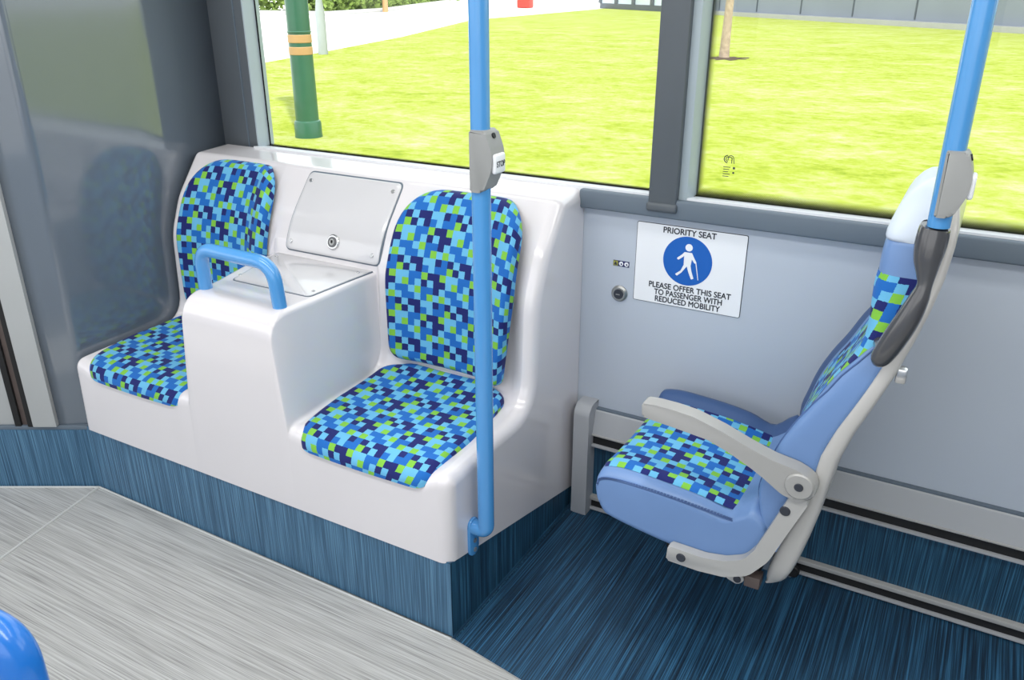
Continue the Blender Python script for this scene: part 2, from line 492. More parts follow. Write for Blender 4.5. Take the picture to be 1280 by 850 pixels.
# weld seams in the vinyl
def strip_pts(name, pts, r, m):
    return structure(tube(name, pts, r, m, seg=8, flat=0.5))
strip_pts('trim_1', [Vector((-2.453, 1.421, 0.001)), Vector((-0.985, 1.413, 0.001))], 0.0042, M['weld'])
strip_pts('trim_2', [Vector((-2.450, 1.421, 0.001)), dg(1.4, 0.001, 0.007)], 0.0042, M['weld'])
strip_pts('trim_3', [Vector((-2.450, 1.420, 0.001)), Vector((-2.345, 0.95, 0.001)), Vector((-2.20, 0.30, 0.001))], 0.0058, M['weld'])
strip_pts('trim_4', [Vector((-0.985, 1.417, 0.000)), Vector((XR, fl_edge(XR), 0.000))], 0.0030, M['steel'])
strip_pts('trim_5', [Vector((-0.977, 1.424, 0.001)), Vector((-0.975, 2.10, 0.001))], 0.0040, M['skirt_dark'])

# side wall under the windows, and its bands
structure(box('wall_back', (XL-0.1, W, 0.36), (XR, W+0.10, 1.045), M['wall']))
structure(box('wall_back_lower', (-0.985, W-0.018, 0.0), (XR, W+0.10, 0.36), M['skirt_dark']))
structure(box('wall_back_upper', (XL-0.1, W-0.01, 2.02), (XR, W+0.10, 2.36), M['frame']))
# pale ledge band above the upper track
bm = bmesh.new()
bm_prism(bm, [(W-0.040, 0.292), (W-0.022, 0.366), (W-0.018, 0.369), (W+0.01, 0.369), (W+0.01, 0.292)], 'x', -0.93, XR)
structure(from_bm('trim_6', bm, M['ledge']))
structure(box('trim_25', (-0.93, W-0.0165, 0.369), (XR, W+0.01, 0.373), M['band']))
def track(n0, zb, zt, y0, lipm=0.006):
    structure(box('trim_%d' % n0, (-0.92, W-y0+0.012, zb), (XR, W, zt), M['black']))
    structure(box('trim_%d' % (n0+1), (-0.92, W-y0, zt-lipm), (XR, W, zt+lipm), M['lightgrey'], bev=0.002))
    structure(box('trim_%d' % (n0+2), (-0.92, W-y0, zb-0.004), (XR, W, zb+0.003), M['ledge'], bev=0.001))
track(7, 0.252, 0.290, 0.044, 0.003)
track(10, 0.010, 0.050, 0.036, 0.007)
# grey end post of the tracks, by the bench
bm = bmesh.new()
bm_prism(bm, closed_round([(W-0.072, 0.0), (W+0.0, 0.0), (W+0.0, 0.398), (W-0.050, 0.398), (W-0.072, 0.374)], [0.004, 0.001, 0.001, 0.03, 0.03], 5), 'x', -0.964, -0.912, 0.008, 3)
structure(from_bm('trim_13', bm, M['ledge']))
# dark band under the window and pale sloping ledge
structure(box('trim_14', (-0.99, W-0.030, 1.012), (XR, W+0.02, 1.066), M['band'], bev=0.006, seg=3))
def ledge(name, x0, x1):
    bm = bmesh.new(); bm_prism(bm, [(W-0.012, 1.020), (W-0.012, 1.072), (W+0.075, 1.060), (W+0.075, 1.02)], 'x', x0, x1)
    structure(from_bm(name, bm, M['ledge_white']))
ledge('trim_15', -2.285, -0.780)
ledge('trim_16', -0.678, XR)
# pillars
def pillar(name, x0, x1, jx0, jx1, front=W-0.035):
    bm = bmesh.new(); bm_box(bm, (x0, front, 1.03), (x1, W+0.09, 2.05), 0.006, 2)
    structure(from_bm(name, bm, M['frame']))
pillar('wall_pillar', -0.780, -0.700, 0, 0)
pillar('wall_pillar', -2.46, -2.289, 0, 0, W+0.012)
pillar('wall_pillar', 1.10, 1.22, 0, 0)
structure(box('trim_17', (-0.702, W-0.014, 1.063), (-0.677, W+0.088, 2.05), M['jamb'], bev=0.003))
structure(box('trim_18', (-2.320, W+0.014, 1.063), (-2.285, W+0.092, 2.05), M['jamb'], bev=0.003))
structure(box('trim_19', (-2.330, W+0.008, 1.063), (-2.326, W+0.02, 2.05), M['band']))
structure(box('trim_20', (-0.784, W-0.040, 1.030), (-0.696, W+0.05, 1.056), M['frame'], bev=0.008, seg=3))
# panes
GY = W+0.068
def pane(name, x0, x1, m):
    bm = bmesh.new()
    v = [bm.verts.new(p) for p in ((x0, GY, 1.045), (x1, GY, 1.045), (x1, GY, 2.05), (x0, GY, 2.05))]
    bm.faces.new(v)
    return structure(world_origin(from_bm(name, bm, m, smooth=False)))
w1 = pane('window_1', -2.300, -0.79, M['glass_frit_thin'])
w2 = pane('window_2', -0.700, 1.12, M['glass_frit'])
pane('window_3', 1.2, 1.70, M['glass'])
# the maker's mark printed on the right-hand pane
bm = bmesh.new()
def arc_strip(cx, cz, r0, r1, a0, a1, y=GY-0.003, n=14):
    prev = None
    for k in range(n+1):
        a = a0+(a1-a0)*k/n
        p = (bm.verts.new((cx+r0*math.cos(a), y, cz+r0*math.sin(a))), bm.verts.new((cx+r1*math.cos(a), y, cz+r1*math.sin(a))))
        if prev: bm.faces.new((prev[0], prev[1], p[1], p[0]))
        prev = p
def flat_quad(pts, y=GY-0.003):
    bm.faces.new([bm.verts.new((p[0], y, p[1])) for p in pts])
MX, MZ = -0.594, 1.172
arc_strip(MX-0.004, MZ, 0.0085, 0.0110, 0.5*PI, 1.5*PI); arc_strip(MX-0.003, MZ, 0.0050, 0.0072, 0.5*PI, 1.5*PI); arc_strip(MX+0.002, MZ, 0.0045, 0.0066, -0.2*PI, 1.2*PI)
arc_strip(MX+0.004, MZ+0.002, 0.0068, 0.0088, 0.0, 0.9*PI)
flat_quad([(MX+0.0108, MZ+0.003), (MX+0.0128, MZ+0.003), (MX+0.0152, MZ-0.011), (MX+0.0132, MZ-0.011)])
flat_quad([(MX+0.0065, MZ-0.011), (MX+0.0085, MZ-0.011), (MX+0.0085, MZ+0.004), (MX+0.0065, MZ+0.004)])
for k in range(5):
    a, b, z = MX-0.014, MX+0.005-(k % 3)*0.0025, MZ-0.0205-k*0.0062
    flat_quad([(a, z), (b, z), (b, z-0.0019), (a, z-0.0019)])
flat_quad([(MX+0.012, MZ-0.020), (MX+0.018, MZ-0.020), (MX+0.018, MZ-0.026), (MX+0.012, MZ-0.026)])
flat_quad([(MX+0.012, MZ-0.033), (MX+0.017, MZ-0.033), (MX+0.017, MZ-0.038), (MX+0.012, MZ-0.038)])
o = from_bm('etched_mark', bm, M['ink'], w2, smooth=False)

# left partition, glossy grey, with the curved foot at its front edge
ys = [(W+0.02, 0), (1.47, 0)]
pl = round_poly([(XL-0.003, W+0.02, 0), (XL-0.003, 1.452, 0.04), (dg(0.11, 0).x, dg(0.11, 0).y+0.012, 0)], 2, 8)
G = [[(p[0], p[1], z) for p in pl] for z in (0.232, 0.24, 0.9, 1.6, 2.36)]
o = grid_mesh('wall_left', G, M['screen']); sol = o.modifiers.new('thick', 'SOLIDIFY'); sol.thickness = 0.018; sol.offset = 1
structure(o)
# diagonal door-side run: skirt, pale panel, dark rubber seal, door leaf
def dprism(name, s0, s1, z0, z1, off0, off1, m, bev=0.0):
    pts = [dg(s0, 0, off0), dg(s1, 0, off0), dg(s1, 0, off1), dg(s0, 0, off1)]
    bm = bmesh.new(); bm_prism(bm, [(p.x, p.y) for p in pts], 'z', z0, z1, bev)
    return structure(from_bm(name, bm, m))
dprism('wall_front_skirt', -0.01, 1.5, 0.0, 0.222, -0.03, 0.0, M['skirt'])
dprism('trim_21', 0.0, 1.5, 0.220, 0.236, -0.04, -0.004, M['band'], 0.002)
dprism('wall_front', 0.098, 0.176, 0.236, 2.36, -0.05, 0.006, M['doorpanel'], 0.004)
dprism('trim_22', 0.176, 0.198, 0.232, 2.36, -0.05, -0.002, M['black'], 0.003)
dprism('trim_23', 0.198, 0.222, 0.232, 2.36, -0.05, -0.014, M['brown'], 0.003)
dprism('trim_24', 0.222, 0.242, 0.232, 2.36, -0.05, -0.004, M['black'], 0.003)
dprism('door_1', 0.242, 1.5, 0.236, 2.36, -0.05, -0.012, M['doorpanel'], 0.003)

# rest of the shell of the bus, out of frame: ceiling and the opposite side with its window opening
structure(box('ceiling', (-4.6, -0.42, 2.36), (XR+1.4, W+0.12, 2.42), M['ceil']))
structure(box('wall_opposite', (-4.6, -0.46, -0.05), (XR+1.4, -0.42, 0.85), M['wall']))
structure(box('wall_opposite_upper', (-4.6, -0.46, 2.10), (XR+1.4, -0.42, 2.42), M['frame']))
structure(box('opposite_light_block', (1.15, -0.46, 0.85), (XR+1.4, -0.42, 2.10), M['wall']))  # unseen panel, added to block window light towards the right
for xp in (-3.2, -1.35):
    structure(box('wall_opposite_pillar', (xp, -0.46, 0.85), (xp+0.12, -0.42, 2.10), M['frame']))

structure(box('wall_right_light_block', (XR+1.36, -0.42, -0.05), (XR+1.40, W, 2.36), M['wall']))  # unseen end wall, added to cut light from the right
structure(box('wall_back_far', (XR, W, -0.05), (XR+1.4, W+0.10, 1.05), M['wall']))
structure(box('floor_far', (XR, -0.42, -0.05), (XR+1.4, W, 0.0), M['floor_blue']))

# ------------------------------------------------------------------ twin bench
bench = empty('twin_bench', (-1.72, 1.80, 0.0), 'white moulded twin bench with pixel-pattern cushions and centre console, under the left window', 'bench seat')

RIM = [(1.420, .235, 0), (1.428, .487, .040), (1.60, .492, .08), (1.856, .487, .10), (1.872, .80, .25), (1.925, .925, .25), (2.030, 1.058, .030), (2.168, 1.066, 0)]
PAN = [(1.420, .235, 0), (1.430, .468, .050), (1.60, .478, .08), (1.888, .500, .09), (1.902, .80, .25), (1.945, .925, .25), (2.032, 1.058, .030), (2.168, 1.066, 0)]
CON = [(1.420, .235, 0), (1.432, .808, .075), (1.60, .802, .10), (1.880, .802, .006), (1.890, .85, .02), (1.930, .930, .25), (2.030, 1.058, .030), (2.168, 1.066, 0)]
NL, NA = 4, 7
rim = round_poly(RIM, NL, NA); pan = round_poly(PAN, NL, NA); con = round_poly(CON, NL, NA)
NV = len(rim)
def inset(prof, d):
    out = []
    for i, p in enumerate(prof):
        a = prof[max(0, i-1)]; b = prof[min(NV-1, i+1)]
        t = (b-a).normalized(); n = Vector((t.y, -t.x))       # points into the body (towards +y / -z)
        q = p+n*d
        if i == 0: q = Vector((p.x+d, p.y))
        if i == NV-1: q = Vector((p.x, p.y-d))
        out.append(q)
    for i in range(1, NV):
        out[i].x = max(out[i].x, out[i-1].x)
    return out
stations = []     # (x_front, x_rear, profile list)
rows = []
def add(xf, xr, prof): rows.append((xf, xr, prof))
def mix(a, b, t): return [p.lerp(q, t) for p, q in zip(a, b)]
xl, xr_ = -2.446, -0.985
for k in range(6):                                # left rounded end
    th = k/5*PI/2; r = .022
    add(xl+r*(1-math.cos(th)), xl+r*(1-math.cos(th)), inset(rim, r*(1-math.sin(th))))
def pan_zone(x0f, x1f, x0r, x1r, edge=.05):       # rim -> pan -> rim
    n = 22
    for k in range(1, n+1):
        t = k/n; xf = x0f+(x1f-x0f)*t; xr2 = x0r+(x1r-x0r)*t
        w = min(sm((xf-x0f)/edge), sm((x1f-xf)/edge))
        add(xf, xr2, mix(rim, pan, w))
pan_zone(xl+.030, -1.945, xl+.030, -2.005)
def wall_zone(bf, tf, br, tr, sgn):
    """console side: bf/tf base and top x at the front, br/tr at the rear; sgn +1 rising to the right"""
    def run(b, t):
        d = sgn
        return round_poly([(b-d*.030, 0, 0), (b, 0, .018), (t, .33, .024), (t+d*.035, .33, 0)], 2, 6)
    A, B = run(bf, tf), run(br, tr)
    L = list(zip(A, B))
    if sgn < 0: L = L[::-1]
    for a, b in L:
        s = a.y/.33
        add(a.x, b.x, mix(rim, con, s))
wall_zone(-1.905, -1.878, -1.972, -1.955, +1)
for t in (.15, .35, .5, .65, .85):
    add(-1.843+(-1.580+1.843)*t, -1.92+(-1.562+1.92)*t, con)
wall_zone(-1.512, -1.540, -1.520, -1.538, -1)
pan_zone(-1.480, -1.023, -1.480, -1.023)
for k in range(7):                                # right rounded end
    th = k/6*PI/2; r = .034
    add(xr_-r+r*math.sin(th), xr_-r+r*math.sin(th), inset(rim, r*(1-math.cos(th))))
bm = bmesh.new(); V = []
for xf, xr2, prof in rows:
    V.append([bm.verts.new((xf+(xr2-xf)*sm((p.x-1.43)/0.42), p.x, p.y)) for p in prof])
for i in range(len(V)-1):
    for j in range(NV-1): bm.faces.new((V[i][j], V[i+1][j], V[i+1][j+1], V[i][j+1]))
for side, vv in ((xr_, V[-1]), (xl, V[0])):       # end cheeks, running down to the tapering skirt
    a = bm.verts.new((side, 2.168, .062)); b = vv[0]
    # fan of quads between the profile and the lower edge, so the flat cheek shades flat
    low = [bm.verts.new((side, p.co.y, .235-(.235-.062)*(p.co.y-1.45)/(2.168-1.45))) for p in vv[1:]]
    low[-1].co = a.co; bm.verts.remove(a)
    prev = b
    for k in range(1, NV):
        try:
            if prev is b: bm.faces.new((b, low[0], vv[1]))
            else: bm.faces.new((vv[k-1], prev, low[k-1], vv[k]))
        except ValueError: pass
        prev = low[k-1]
shell = from_bm('shell', bm, M['shell'], bench, angle=75)
wn = shell.modifiers.new('wn', 'WEIGHTED_NORMAL'); wn.keep_sharp = True; wn.weight = 80

# skirt under the shell: front, tapering cheek on the right
bm = bmesh.new()
bm_prism(bm, [(-2.452, 1.428), (-0.9885, 1.424), (-0.9885, 1.50), (-2.452, 1.50)], 'z', 0.0, .236)
o = from_bm('skirt', bm, M['skirt'], bench)
bm = bmesh.new()
bm_prism(bm, closed_round([(1.4255, 0.0), (2.16, 0.0), (2.16, .066), (1.4255, .2400)], .001, 1), 'x', -1.06, -0.988)
o = from_bm('side_skirt', bm, M['skirt_dark'], bench); o['label'] = 'tapering blue side skirt, toned darker than the lit front'

def cushion(name, outline, mapf, T, parent, m, uvoff=(0, 0), edge=.022, center=None, dome=0.0):
    """padded panel: outline in 2-D metres, mapf(p, h) -> 3-D; rounded rim of thickness T"""
    O = [Vector(p) for p in outline]; n = len(O)
    c = Vector(center) if center else sum(O, Vector((0, 0)))/n
    rad = sum((p-c).length for p in O)/n
    ring = []
    for k in range(7):
        th = k/6*PI/2
        ring.append((1-(edge/rad)*(1-math.cos(th)), T*math.sin(th)))
    ring.insert(0, (1.0, -0.012))
    for s in (.86, .76, .64, .52, .40, .28, .16, .06): ring.append((s, T+dome*(1-s*s)))
    bm = bmesh.new(); lay = bm.loops.layers.uv.new('UVMap')
    R = []
    for s, h in ring:
        R.append([(bm.verts.new(mapf(c+(p-c)*s, h)), c+(p-c)*(s+max(0, T-h)/(p-c).length)) for p in O])
    def uv(f, pts):
        for l, p in zip(f.loops, pts): l[lay].uv = (p.x+uvoff[0], p.y+uvoff[1])
    for a, b in zip(R, R[1:]):
        for k in range(n):
            q = (a[k], a[(k+1) % n], b[(k+1) % n], b[k])
            f = bm.faces.new([x[0] for x in q]); uv(f, [x[1] for x in q])
    f = bm.faces.new([x[0] for x in R[-1]]); uv(f, [x[1] for x in R[-1]])
    return from_bm(name, bm, m, parent, angle=80)

def pan_top(y, x, xc):
    return sinterp([(1.38, .425), (1.42, .452), (1.46, .471), (1.52, .480), (1.62, .484), (1.75, .492), (1.85, .506), (1.90, .519)], y) - .006*math.cos(min(1, abs(x-xc)/.25)*PI/2)
def seat_map(xc):
    return lambda p, h: Vector((p.x, p.y, pan_top(p.y, p.x, xc)+h))
def dens(pts, r, na=9, sub=3):
    o = closed_round(pts, r, na); out = []
    for i in range(len(o)):
        a, b = o[i], o[(i+1) % len(o)]
        L = (b-a).length
        if L < 1e-5: continue
        k = max(1, int(L/.025))
        for q in range(k): out.append(a.lerp(b, q/k))
    return out
def back_y(z):
    return sinterp([(.50, 1.872), (.56, 1.884), (.66, 1.892), (.80, 1.906), (.90, 1.936), (.98, 1.976), (1.05, 2.022), (1.10, 2.05)], z)
def back_map(xc, hw):
    def f(p, h):
        u = (p.x-xc)/hw
        conc = .030*abs(u)**2.4 + (.020*sm((u-.52)/.3))        # hollow back, wings folded forward
        ny = -h*0.97
        return Vector((p.x, back_y(p.y)+ny-conc, p.y+h*.22))
    return f
# right seat
SR = [(-1.490, 1.420), (-1.050, 1.420), (-1.036, 1.60), (-1.060, 1.845), (-1.150, 1.885), (-1.42, 1.885), (-1.500, 1.84), (-1.508, 1.62)]
cushion('seat_cushion', dens(SR, [.065, .05, .3, .06, .08, .08, .06, .3]), seat_map(-1.27), .022, bench, M['cloth'], (0.006, .01))
BR = [(-1.500, .548), (-1.072, .548), (-1.040, .80), (-1.055, .95), (-1.12, 1.052), (-1.27, 1.052), (-1.43, 1.052), (-1.495, .95), (-1.51, .80)]
cushion('backrest_cushion', dens([(-1.480, .540), (-1.082, .535), (-1.052, .80), (-1.062, 1.046), (-1.478, 1.046), (-1.492, .80)], [.05, .04, .3, .135, .155, .3], 12), back_map(-1.27, .225), .030, bench, M['cloth'], (0.0, .004))
# left seat
SL = [(-2.400, 1.420), (-1.930, 1.420), (-1.940, 1.60), (-1.985, 1.85), (-2.05, 1.885), (-2.32, 1.885), (-2.40, 1.83), (-2.428, 1.62)]
cushion('seat_cushion', dens(SL, [.09, .06, .3, .05, .08, .08, .08, .3]), seat_map(-2.19), .022, bench, M['cloth'], (0.10, .05))
cushion('backrest_cushion', dens([(-2.385, .54), (-2.005, .535), (-1.975, .80), (-1.982, 1.050), (-2.380, 1.050), (-2.400, .80)], [.05, .04, .3, .135, .155, .3], 12), back_map(-2.19, .215), .030, bench, M['cloth'], (.05, .09))

# console: upper cover with lock, lower lid with screws, blue grab loop
def con_y(z): return sinterp([(.80, 1.880), (.85, 1.890), (.90, 1.912), (.93, 1.930), (.98, 1.968), (1.02, 2.000), (1.06, 2.032)], z)
def cover_patch(name, corners, T, m, parent, r=.018):
    O = dens(corners, r, 6)
    n = len(O); c = sum(O, Vector((0, 0)))/n
    bm = bmesh.new(); R = []
    for s, h in ((1.0, -.004), (1.0, T*.7), (.985, T), (.93, T), (.8, T), (.6, T), (.4, T), (.2, T), (.05, T)):
        R.append([bm.verts.new(Vector((q.x, con_y(q.y)-h, q.y+h*.3))) for q in [c+(p-c)*s for p in O]])
    for a, b in zip(R, R[1:]):
        for k in range(n): bm.faces.new((a[k], a[(k+1) % n], b[(k+1) % n], b[k]))
    bm.faces.new(R[-1])
    return from_bm(name, bm, m, parent, angle=50)
CORN = [(-1.900, .822), (-1.528, .822), (-1.522, 1.045), (-1.890, 1.045)]
gap = cover_patch('panel_gap', [(-1.904, .818), (-1.524, .818), (-1.518, 1.049), (-1.894, 1.049)], .0015, M['band'], bench, .02)
gap['label'] = 'dark shadow gap around the cover'
cov = cover_patch('access_cover', CORN, .006, M['cover'], bench)
def scr(name, x, z, parent):
    disc(name, (x, con_y(z)-.006, z+.002), (0, -1, .45), .0065, .003, M['chrome'], parent, 14, .001)
for x, z in ((-1.872, 1.022), (-1.545, 1.022), (-1.878, .848), (-1.552, .848)): scr('screw', x, z, cov)
LC = Vector((-1.706, con_y(.868)-.006, .868)); LN = Vector((0, -1, .35))
lk = disc('lock', LC, LN, .024, .007, M['chrome'], cov, 32, .003)
disc('lock_ring', LC+LN.normalized()*.0071, LN, .0165, .0015, M['darkgrey'], lk, 28)
disc('keyhole', LC+LN.normalized()*.0087, LN, .010, .001, M['steel'], lk, 20)
box('keyhole_slot', (LC.x-.0015, LC.y-.0125, LC.z+.000), (LC.x+.0015, LC.y-.0085, LC.z+.009), M['black'], lk)
bm = bmesh.new()
bm_prism(bm, closed_round([(-1.858, 1.612), (-1.562, 1.612), (-1.548, 1.874), (-1.935, 1.874)], [.02, .02, .004, .004], 5), 'z', .799, .8055, .002)
lid = from_bm('console_lid', bm, M['cover'], bench)
bm = bmesh.new()
bm_prism(bm, closed_round([(-1.861, 1.609), (-1.559, 1.609), (-1.545, 1.877), (-1.938, 1.877)], [.02, .02, .004, .004], 5), 'z', .799, .8035)
o = from_bm('lid_gap', bm, M['band'], bench); o['label'] = 'dark shadow gap around the lid'
for x, y in ((-1.865, 1.648), (-1.578, 1.648), (-1.905, 1.84), (-1.574, 1.84)):
    disc('screw', (x, y, .8055), (0, 0, 1), .005, .0025, M['chrome'], lid, 12, .001)
hp = round_poly([(-1.868, 1.520, .795, 0), (-1.862, 1.515, .925, .055), (-1.578, 1.505, .925, .060), (-1.572, 1.510, .795, 0)], 5, 10)
gl = tube('grab_loop', hp, .0195, M['pole'], bench, 20); gl['label'] = 'blue tubular grab loop'

# ------------------------------------------------------------------ hand poles
def stop_box(root, cx, cy, z0, z1, depth, name='stop_box'):
    """grey bell-push box clamped round the pole, its button facing +x"""
    h = z1-z0
    pts = closed_round([(cx-.012, z0), (cx+depth*.45, z0), (cx+depth*.98, z0+h*.40), (cx+depth, z0+h*.66), (cx+depth*.62, z1), (cx-.012, z1)], [.004, .03, .08, .08, .012, .004], 7)
    bm = bmesh.new(); bm_prism(bm, pts, 'y', cy-.027, cy+.027, .005, 2)
    b = from_bm(name, bm, M['midgrey'], root)
    zc = z0+h*.48
    bm = bmesh.new(); bm_box(bm, (cx+depth-.005, cy-.022, zc-.021), (cx+depth+.006, cy+.022, zc+.021), .005, 3)
    p = from_bm('bell_button', bm, M['white'], b); p['label'] = 'white bell button reading STOP'
    place_text('lettering', 'STOP', .034, .012, (cx+depth+.0066, cy, zc), (0, 1, 0), (0, 0, 1), M['ink'], p, .0004)
    disc('screw', (cx+depth*.72, cy, z1-.012), (.9, 0, .3), .006, .003, M['black'], b, 12)
    return b

PX, PY = -0.940, 1.525
p1 = empty('hand_pole', (PX, PY, .26), 'blue vertical hand pole bolted to the right end of the white bench', 'hand pole', 'blue hand poles')
path = round_poly([(-0.978, PY, .296, 0), (PX, PY, .296, .055), (PX, PY, .60, .01), (PX, PY, 2.36, 0)], 4, 10)
tube('pole', path, .0212, M['pole'], p1, 24)
bm = bmesh.new()
bm_prism(bm, closed_round([(PY-.021, .206), (PY+.021, .206), (PY+.021, .320), (PY-.021, .320)], .0215, 7), 'x', -.986, -.976, .003, 2)
fl = from_bm('flange', bm, M['pole'], p1)
for z in (.223, .252): disc('bolt', (-.9765, PY, z), (1, 0, 0), .0065, .004, M['band'], fl, 14, .001)
stop_box(p1, PX, PY, 1.190, 1.322, .044)

QX, QY = -0.047, 1.635
p2 = empty('hand_pole', (QX, QY, 1.17), 'blue vertical hand pole rising from the grey grip of the single seat backrest', 'hand pole', 'blue hand poles')
tube('pole', [(QX, QY, 1.2035), (QX, QY, 1.6), (QX, QY, 2.36)], .0196, M['pole'], p2, 24)
stop_box(p2, QX+.002, QY, 1.225, 1.341, .036)

# ------------------------------------------------------------------ single seat on the right
seat = empty('single_seat', (-0.35, 1.87, 0.0), 'single blue seat on wall tracks with pixel cloth, grey armrest and pale back shell', 'seat')
YN, YF = 1.625, 2.105
# cushion body
bot = [(-.300, .498), (-.262, .47), (-.262, .41), (-.300, .372), (-.384, .356), (-.487, .353), (-.633, .377), (-.664, .395), (-.679, .431), (-.683, .463)]
topc = [(-.672, .482), (-.640, .490), (-.607, .492), (-.55, .489), (-.488, .484), (-.42, .477), (-.35, .469)]
prof = [Vector(p) for p in smooth_path(bot+topc+[bot[0]], 4)][:-1]
def crown(y):
    return sinterp([(1.62, .0), (1.645, .016), (1.67, .021), (1.75, .014), (1.87, .010), (1.98, .014), (2.03, .026), (2.06, .048), (2.085, .046), (2.105, .020)], y)
def lift(p, y):
    return crown(y)*sm((p.y-.440)/.045)
cc = Vector((-.46, .43))
G = []
for y, s in ((YN, .90), (YN+.0008, .955), (YN+.005, .985), (YN+.012, 1.0), (1.65, 1), (1.67, 1), (1.70, 1), (1.75, 1), (1.81, 1), (1.87, 1), (1.93, 1), (1.98, 1), (2.01, 1), (2.03, 1), (2.05, 1), (2.065, 1), (2.08, 1.0), (2.095, .985), (2.103, .95), (YF, .90)):
    row = []
    for p in prof:
        q = cc+(p-cc)*s if s == 1 else Vector((p.x-(1-s)*.10*(1 if p.x > cc.x else -1), p.y-(1-s)*.14*(1 if p.y > cc.y else -1)))
        row.append((q.x, y, q.y+lift(p, y)))
    G.append(row)
cush = grid_mesh('seat_cushion', G, M['vinyl'], seat, close_u=True, caps=True, angle=80)
def shade_far(o, ylim, zmax=9):  # far-side shade put in as a darker copy of the vinyl
    o.data.materials.append(M['vinyl_shaded'])
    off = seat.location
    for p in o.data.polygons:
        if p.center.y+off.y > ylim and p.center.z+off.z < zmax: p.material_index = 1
shade_far(cush, 2.025)
# cloth insert: follows the nose and top of the cushion
tp = smooth_path([(-.679, .452), (-.676, .472), (-.668, .483), (-.640, .490), (-.607, .492), (-.55, .489), (-.488, .484), (-.42, .477), (-.36, .470), (-.290, .464)], 5)
def arc(pts):
    L = [0.0]
    for a, b in zip(pts, pts[1:]): L.append(L[-1]+(b-a).length)
    return L
AL = arc(tp); ysq = [1.656+(2.036-1.656)*k/22 for k in range(23)]
G, U = [], []
for i, p in enumerate(tp):
    t = (tp[min(i+1, len(tp)-1)]-tp[max(0, i-1)]).normalized(); n = Vector((-t.y, t.x))
    row, ur = [], []
    for k, y in enumerate(ysq):
        e = .0035*sm(min(y-ysq[0], ysq[-1]-y)/.02+.25)
        q = p+n*e
        row.append((q.x, y, q.y+lift(p, y))); ur.append((AL[i], y))
    G.append(row); U.append(ur)
grid_mesh('cloth_panel', G, M['cloth'], cush, U, angle=80)
# stitched seam along the near edge
bm = bmesh.new()
sp = smooth_path([(-.676, .455), (-.672, .470), (-.650, .480), (-.607, .483), (-.52, .481), (-.42, .474), (-.34, .466)], 6)
sp = [Vector((p.x, p.y+.006)) for p in sp]
bm_tube(bm, [(p.x, YN+.002, p.y) for p in sp], .0018, 8)
for i in range(0, len(sp)-1):
    for t in (0.0, .5):
        p = sp[i].lerp(sp[i+1], t)
        bm_box(bm, (p.x-.0028, YN-.0008, p.y+.0048), (p.x+.0028, YN+.004, p.y+.0062))
o = from_bm('stitching', bm, M['thread'], cush)

# backrest
FR = [(.42, -.262), (.50, -.285), (.55, -.288), (.612, -.272), (.686, -.252), (.75, -.224), (.80, -.196), (.875, -.162), (.925, -.142), (.97, -.134), (1.044, -.137), (1.115, -.139), (1.18, -.130), (1.225, -.112), (1.25, -.088), (1.26, -.066)]
RE = [(.316, -.250), (.330, -.222), (.352, -.207), (.41, -.188), (.548, -.160), (.64, -.148), (.728, -.130), (.891, -.070), (1.017, -.034), (1.10, -.018), (1.192, -.014), (1.235, -.028), (1.253, -.046), (1.262, -.066)]
TH = [(.316, .004), (.34, .040), (.444, .054), (.588, .036), (.67, .041), (.80, .036), (.906, .032), (1.0, .026), (1.15, .022), (1.235, .016), (1.262, .004)]
YA = [(.42, 1.632), (.80, 1.632), (.90, 1.640), (.98, 1.662), (1.06, 1.680), (1.14, 1.692), (1.20, 1.715), (1.235, 1.75), (1.253, 1.79), (1.262, 1.84)]
YB = [(.42, 2.105), (.80, 2.105), (.95, 2.095), (1.06, 2.07), (1.14, 2.05), (1.20, 2.02), (1.235, 1.985), (1.253, 1.95), (1.262, 1.90)]
def bolster(u, z):
    """forward bulge of the side wings: u 0 near .. 1 far"""
    w = sm((z-.50)/.10)*(1-sm((z-.84)/.12))
    a = math.exp(-((u-.05)/.08)**2)+math.exp(-((u-.95)/.08)**2)
    return -.016*a*w + .008*(1-abs(2*u-1)**2)*(1-sm((z-.95)/.1))
def back_ring(z, front, rear, ya, yb, r, n=12, wings=True):
    """closed loop (x,y): near side, front face, far side, rear face; r may be one radius or one for each corner"""
    lim = min(abs(rear-front)*.45, (yb-ya)*.3)
    r = [min(q, lim) for q in (r if isinstance(r, (list, tuple)) else [r]*4)]
    base = closed_round([(front, ya), (front, yb), (rear, yb), (rear, ya)], r, 6)
    out = []
    m = len(base)
    for i in range(m):
        a, b = base[i], base[(i+1) % m]
        k = {6: n, 13: 3, 20: n, 27: 3}.get(i, 1)
        for q in range(k): out.append(a.lerp(b, q/k))
    res = []
    for p in out:
        x = p.x
        if wings:
            u = (p.y-ya)/(yb-ya); t = (rear-p.x)/(rear-front)
            x += bolster(u, z)*sm(t)
        res.append((x, p.y, z))
    return res
def corner_r(z):
    a = interp([(.42, .020), (.80, .022), (.95, .045), (1.05, .050), (1.12, .040), (1.26, .035)], z)
    return [a, .022 if z < 1.1 else .035, .015, .015]
zs = [.42, .45, .49]+[.52+k*(1.085-.52)/30 for k in range(31)]+[1.10, 1.12, 1.14, 1.158]
G = [back_ring(z, sinterp(FR, z), sinterp(RE, z)-sinterp(TH, z)*.8, sinterp(YA, z), sinterp(YB, z), corner_r(z), 24) for z in zs]
back = grid_mesh('backrest', G, M['vinyl'], seat, close_u=True, caps=True, angle=80)
shade_far(back, 2.045, .93)
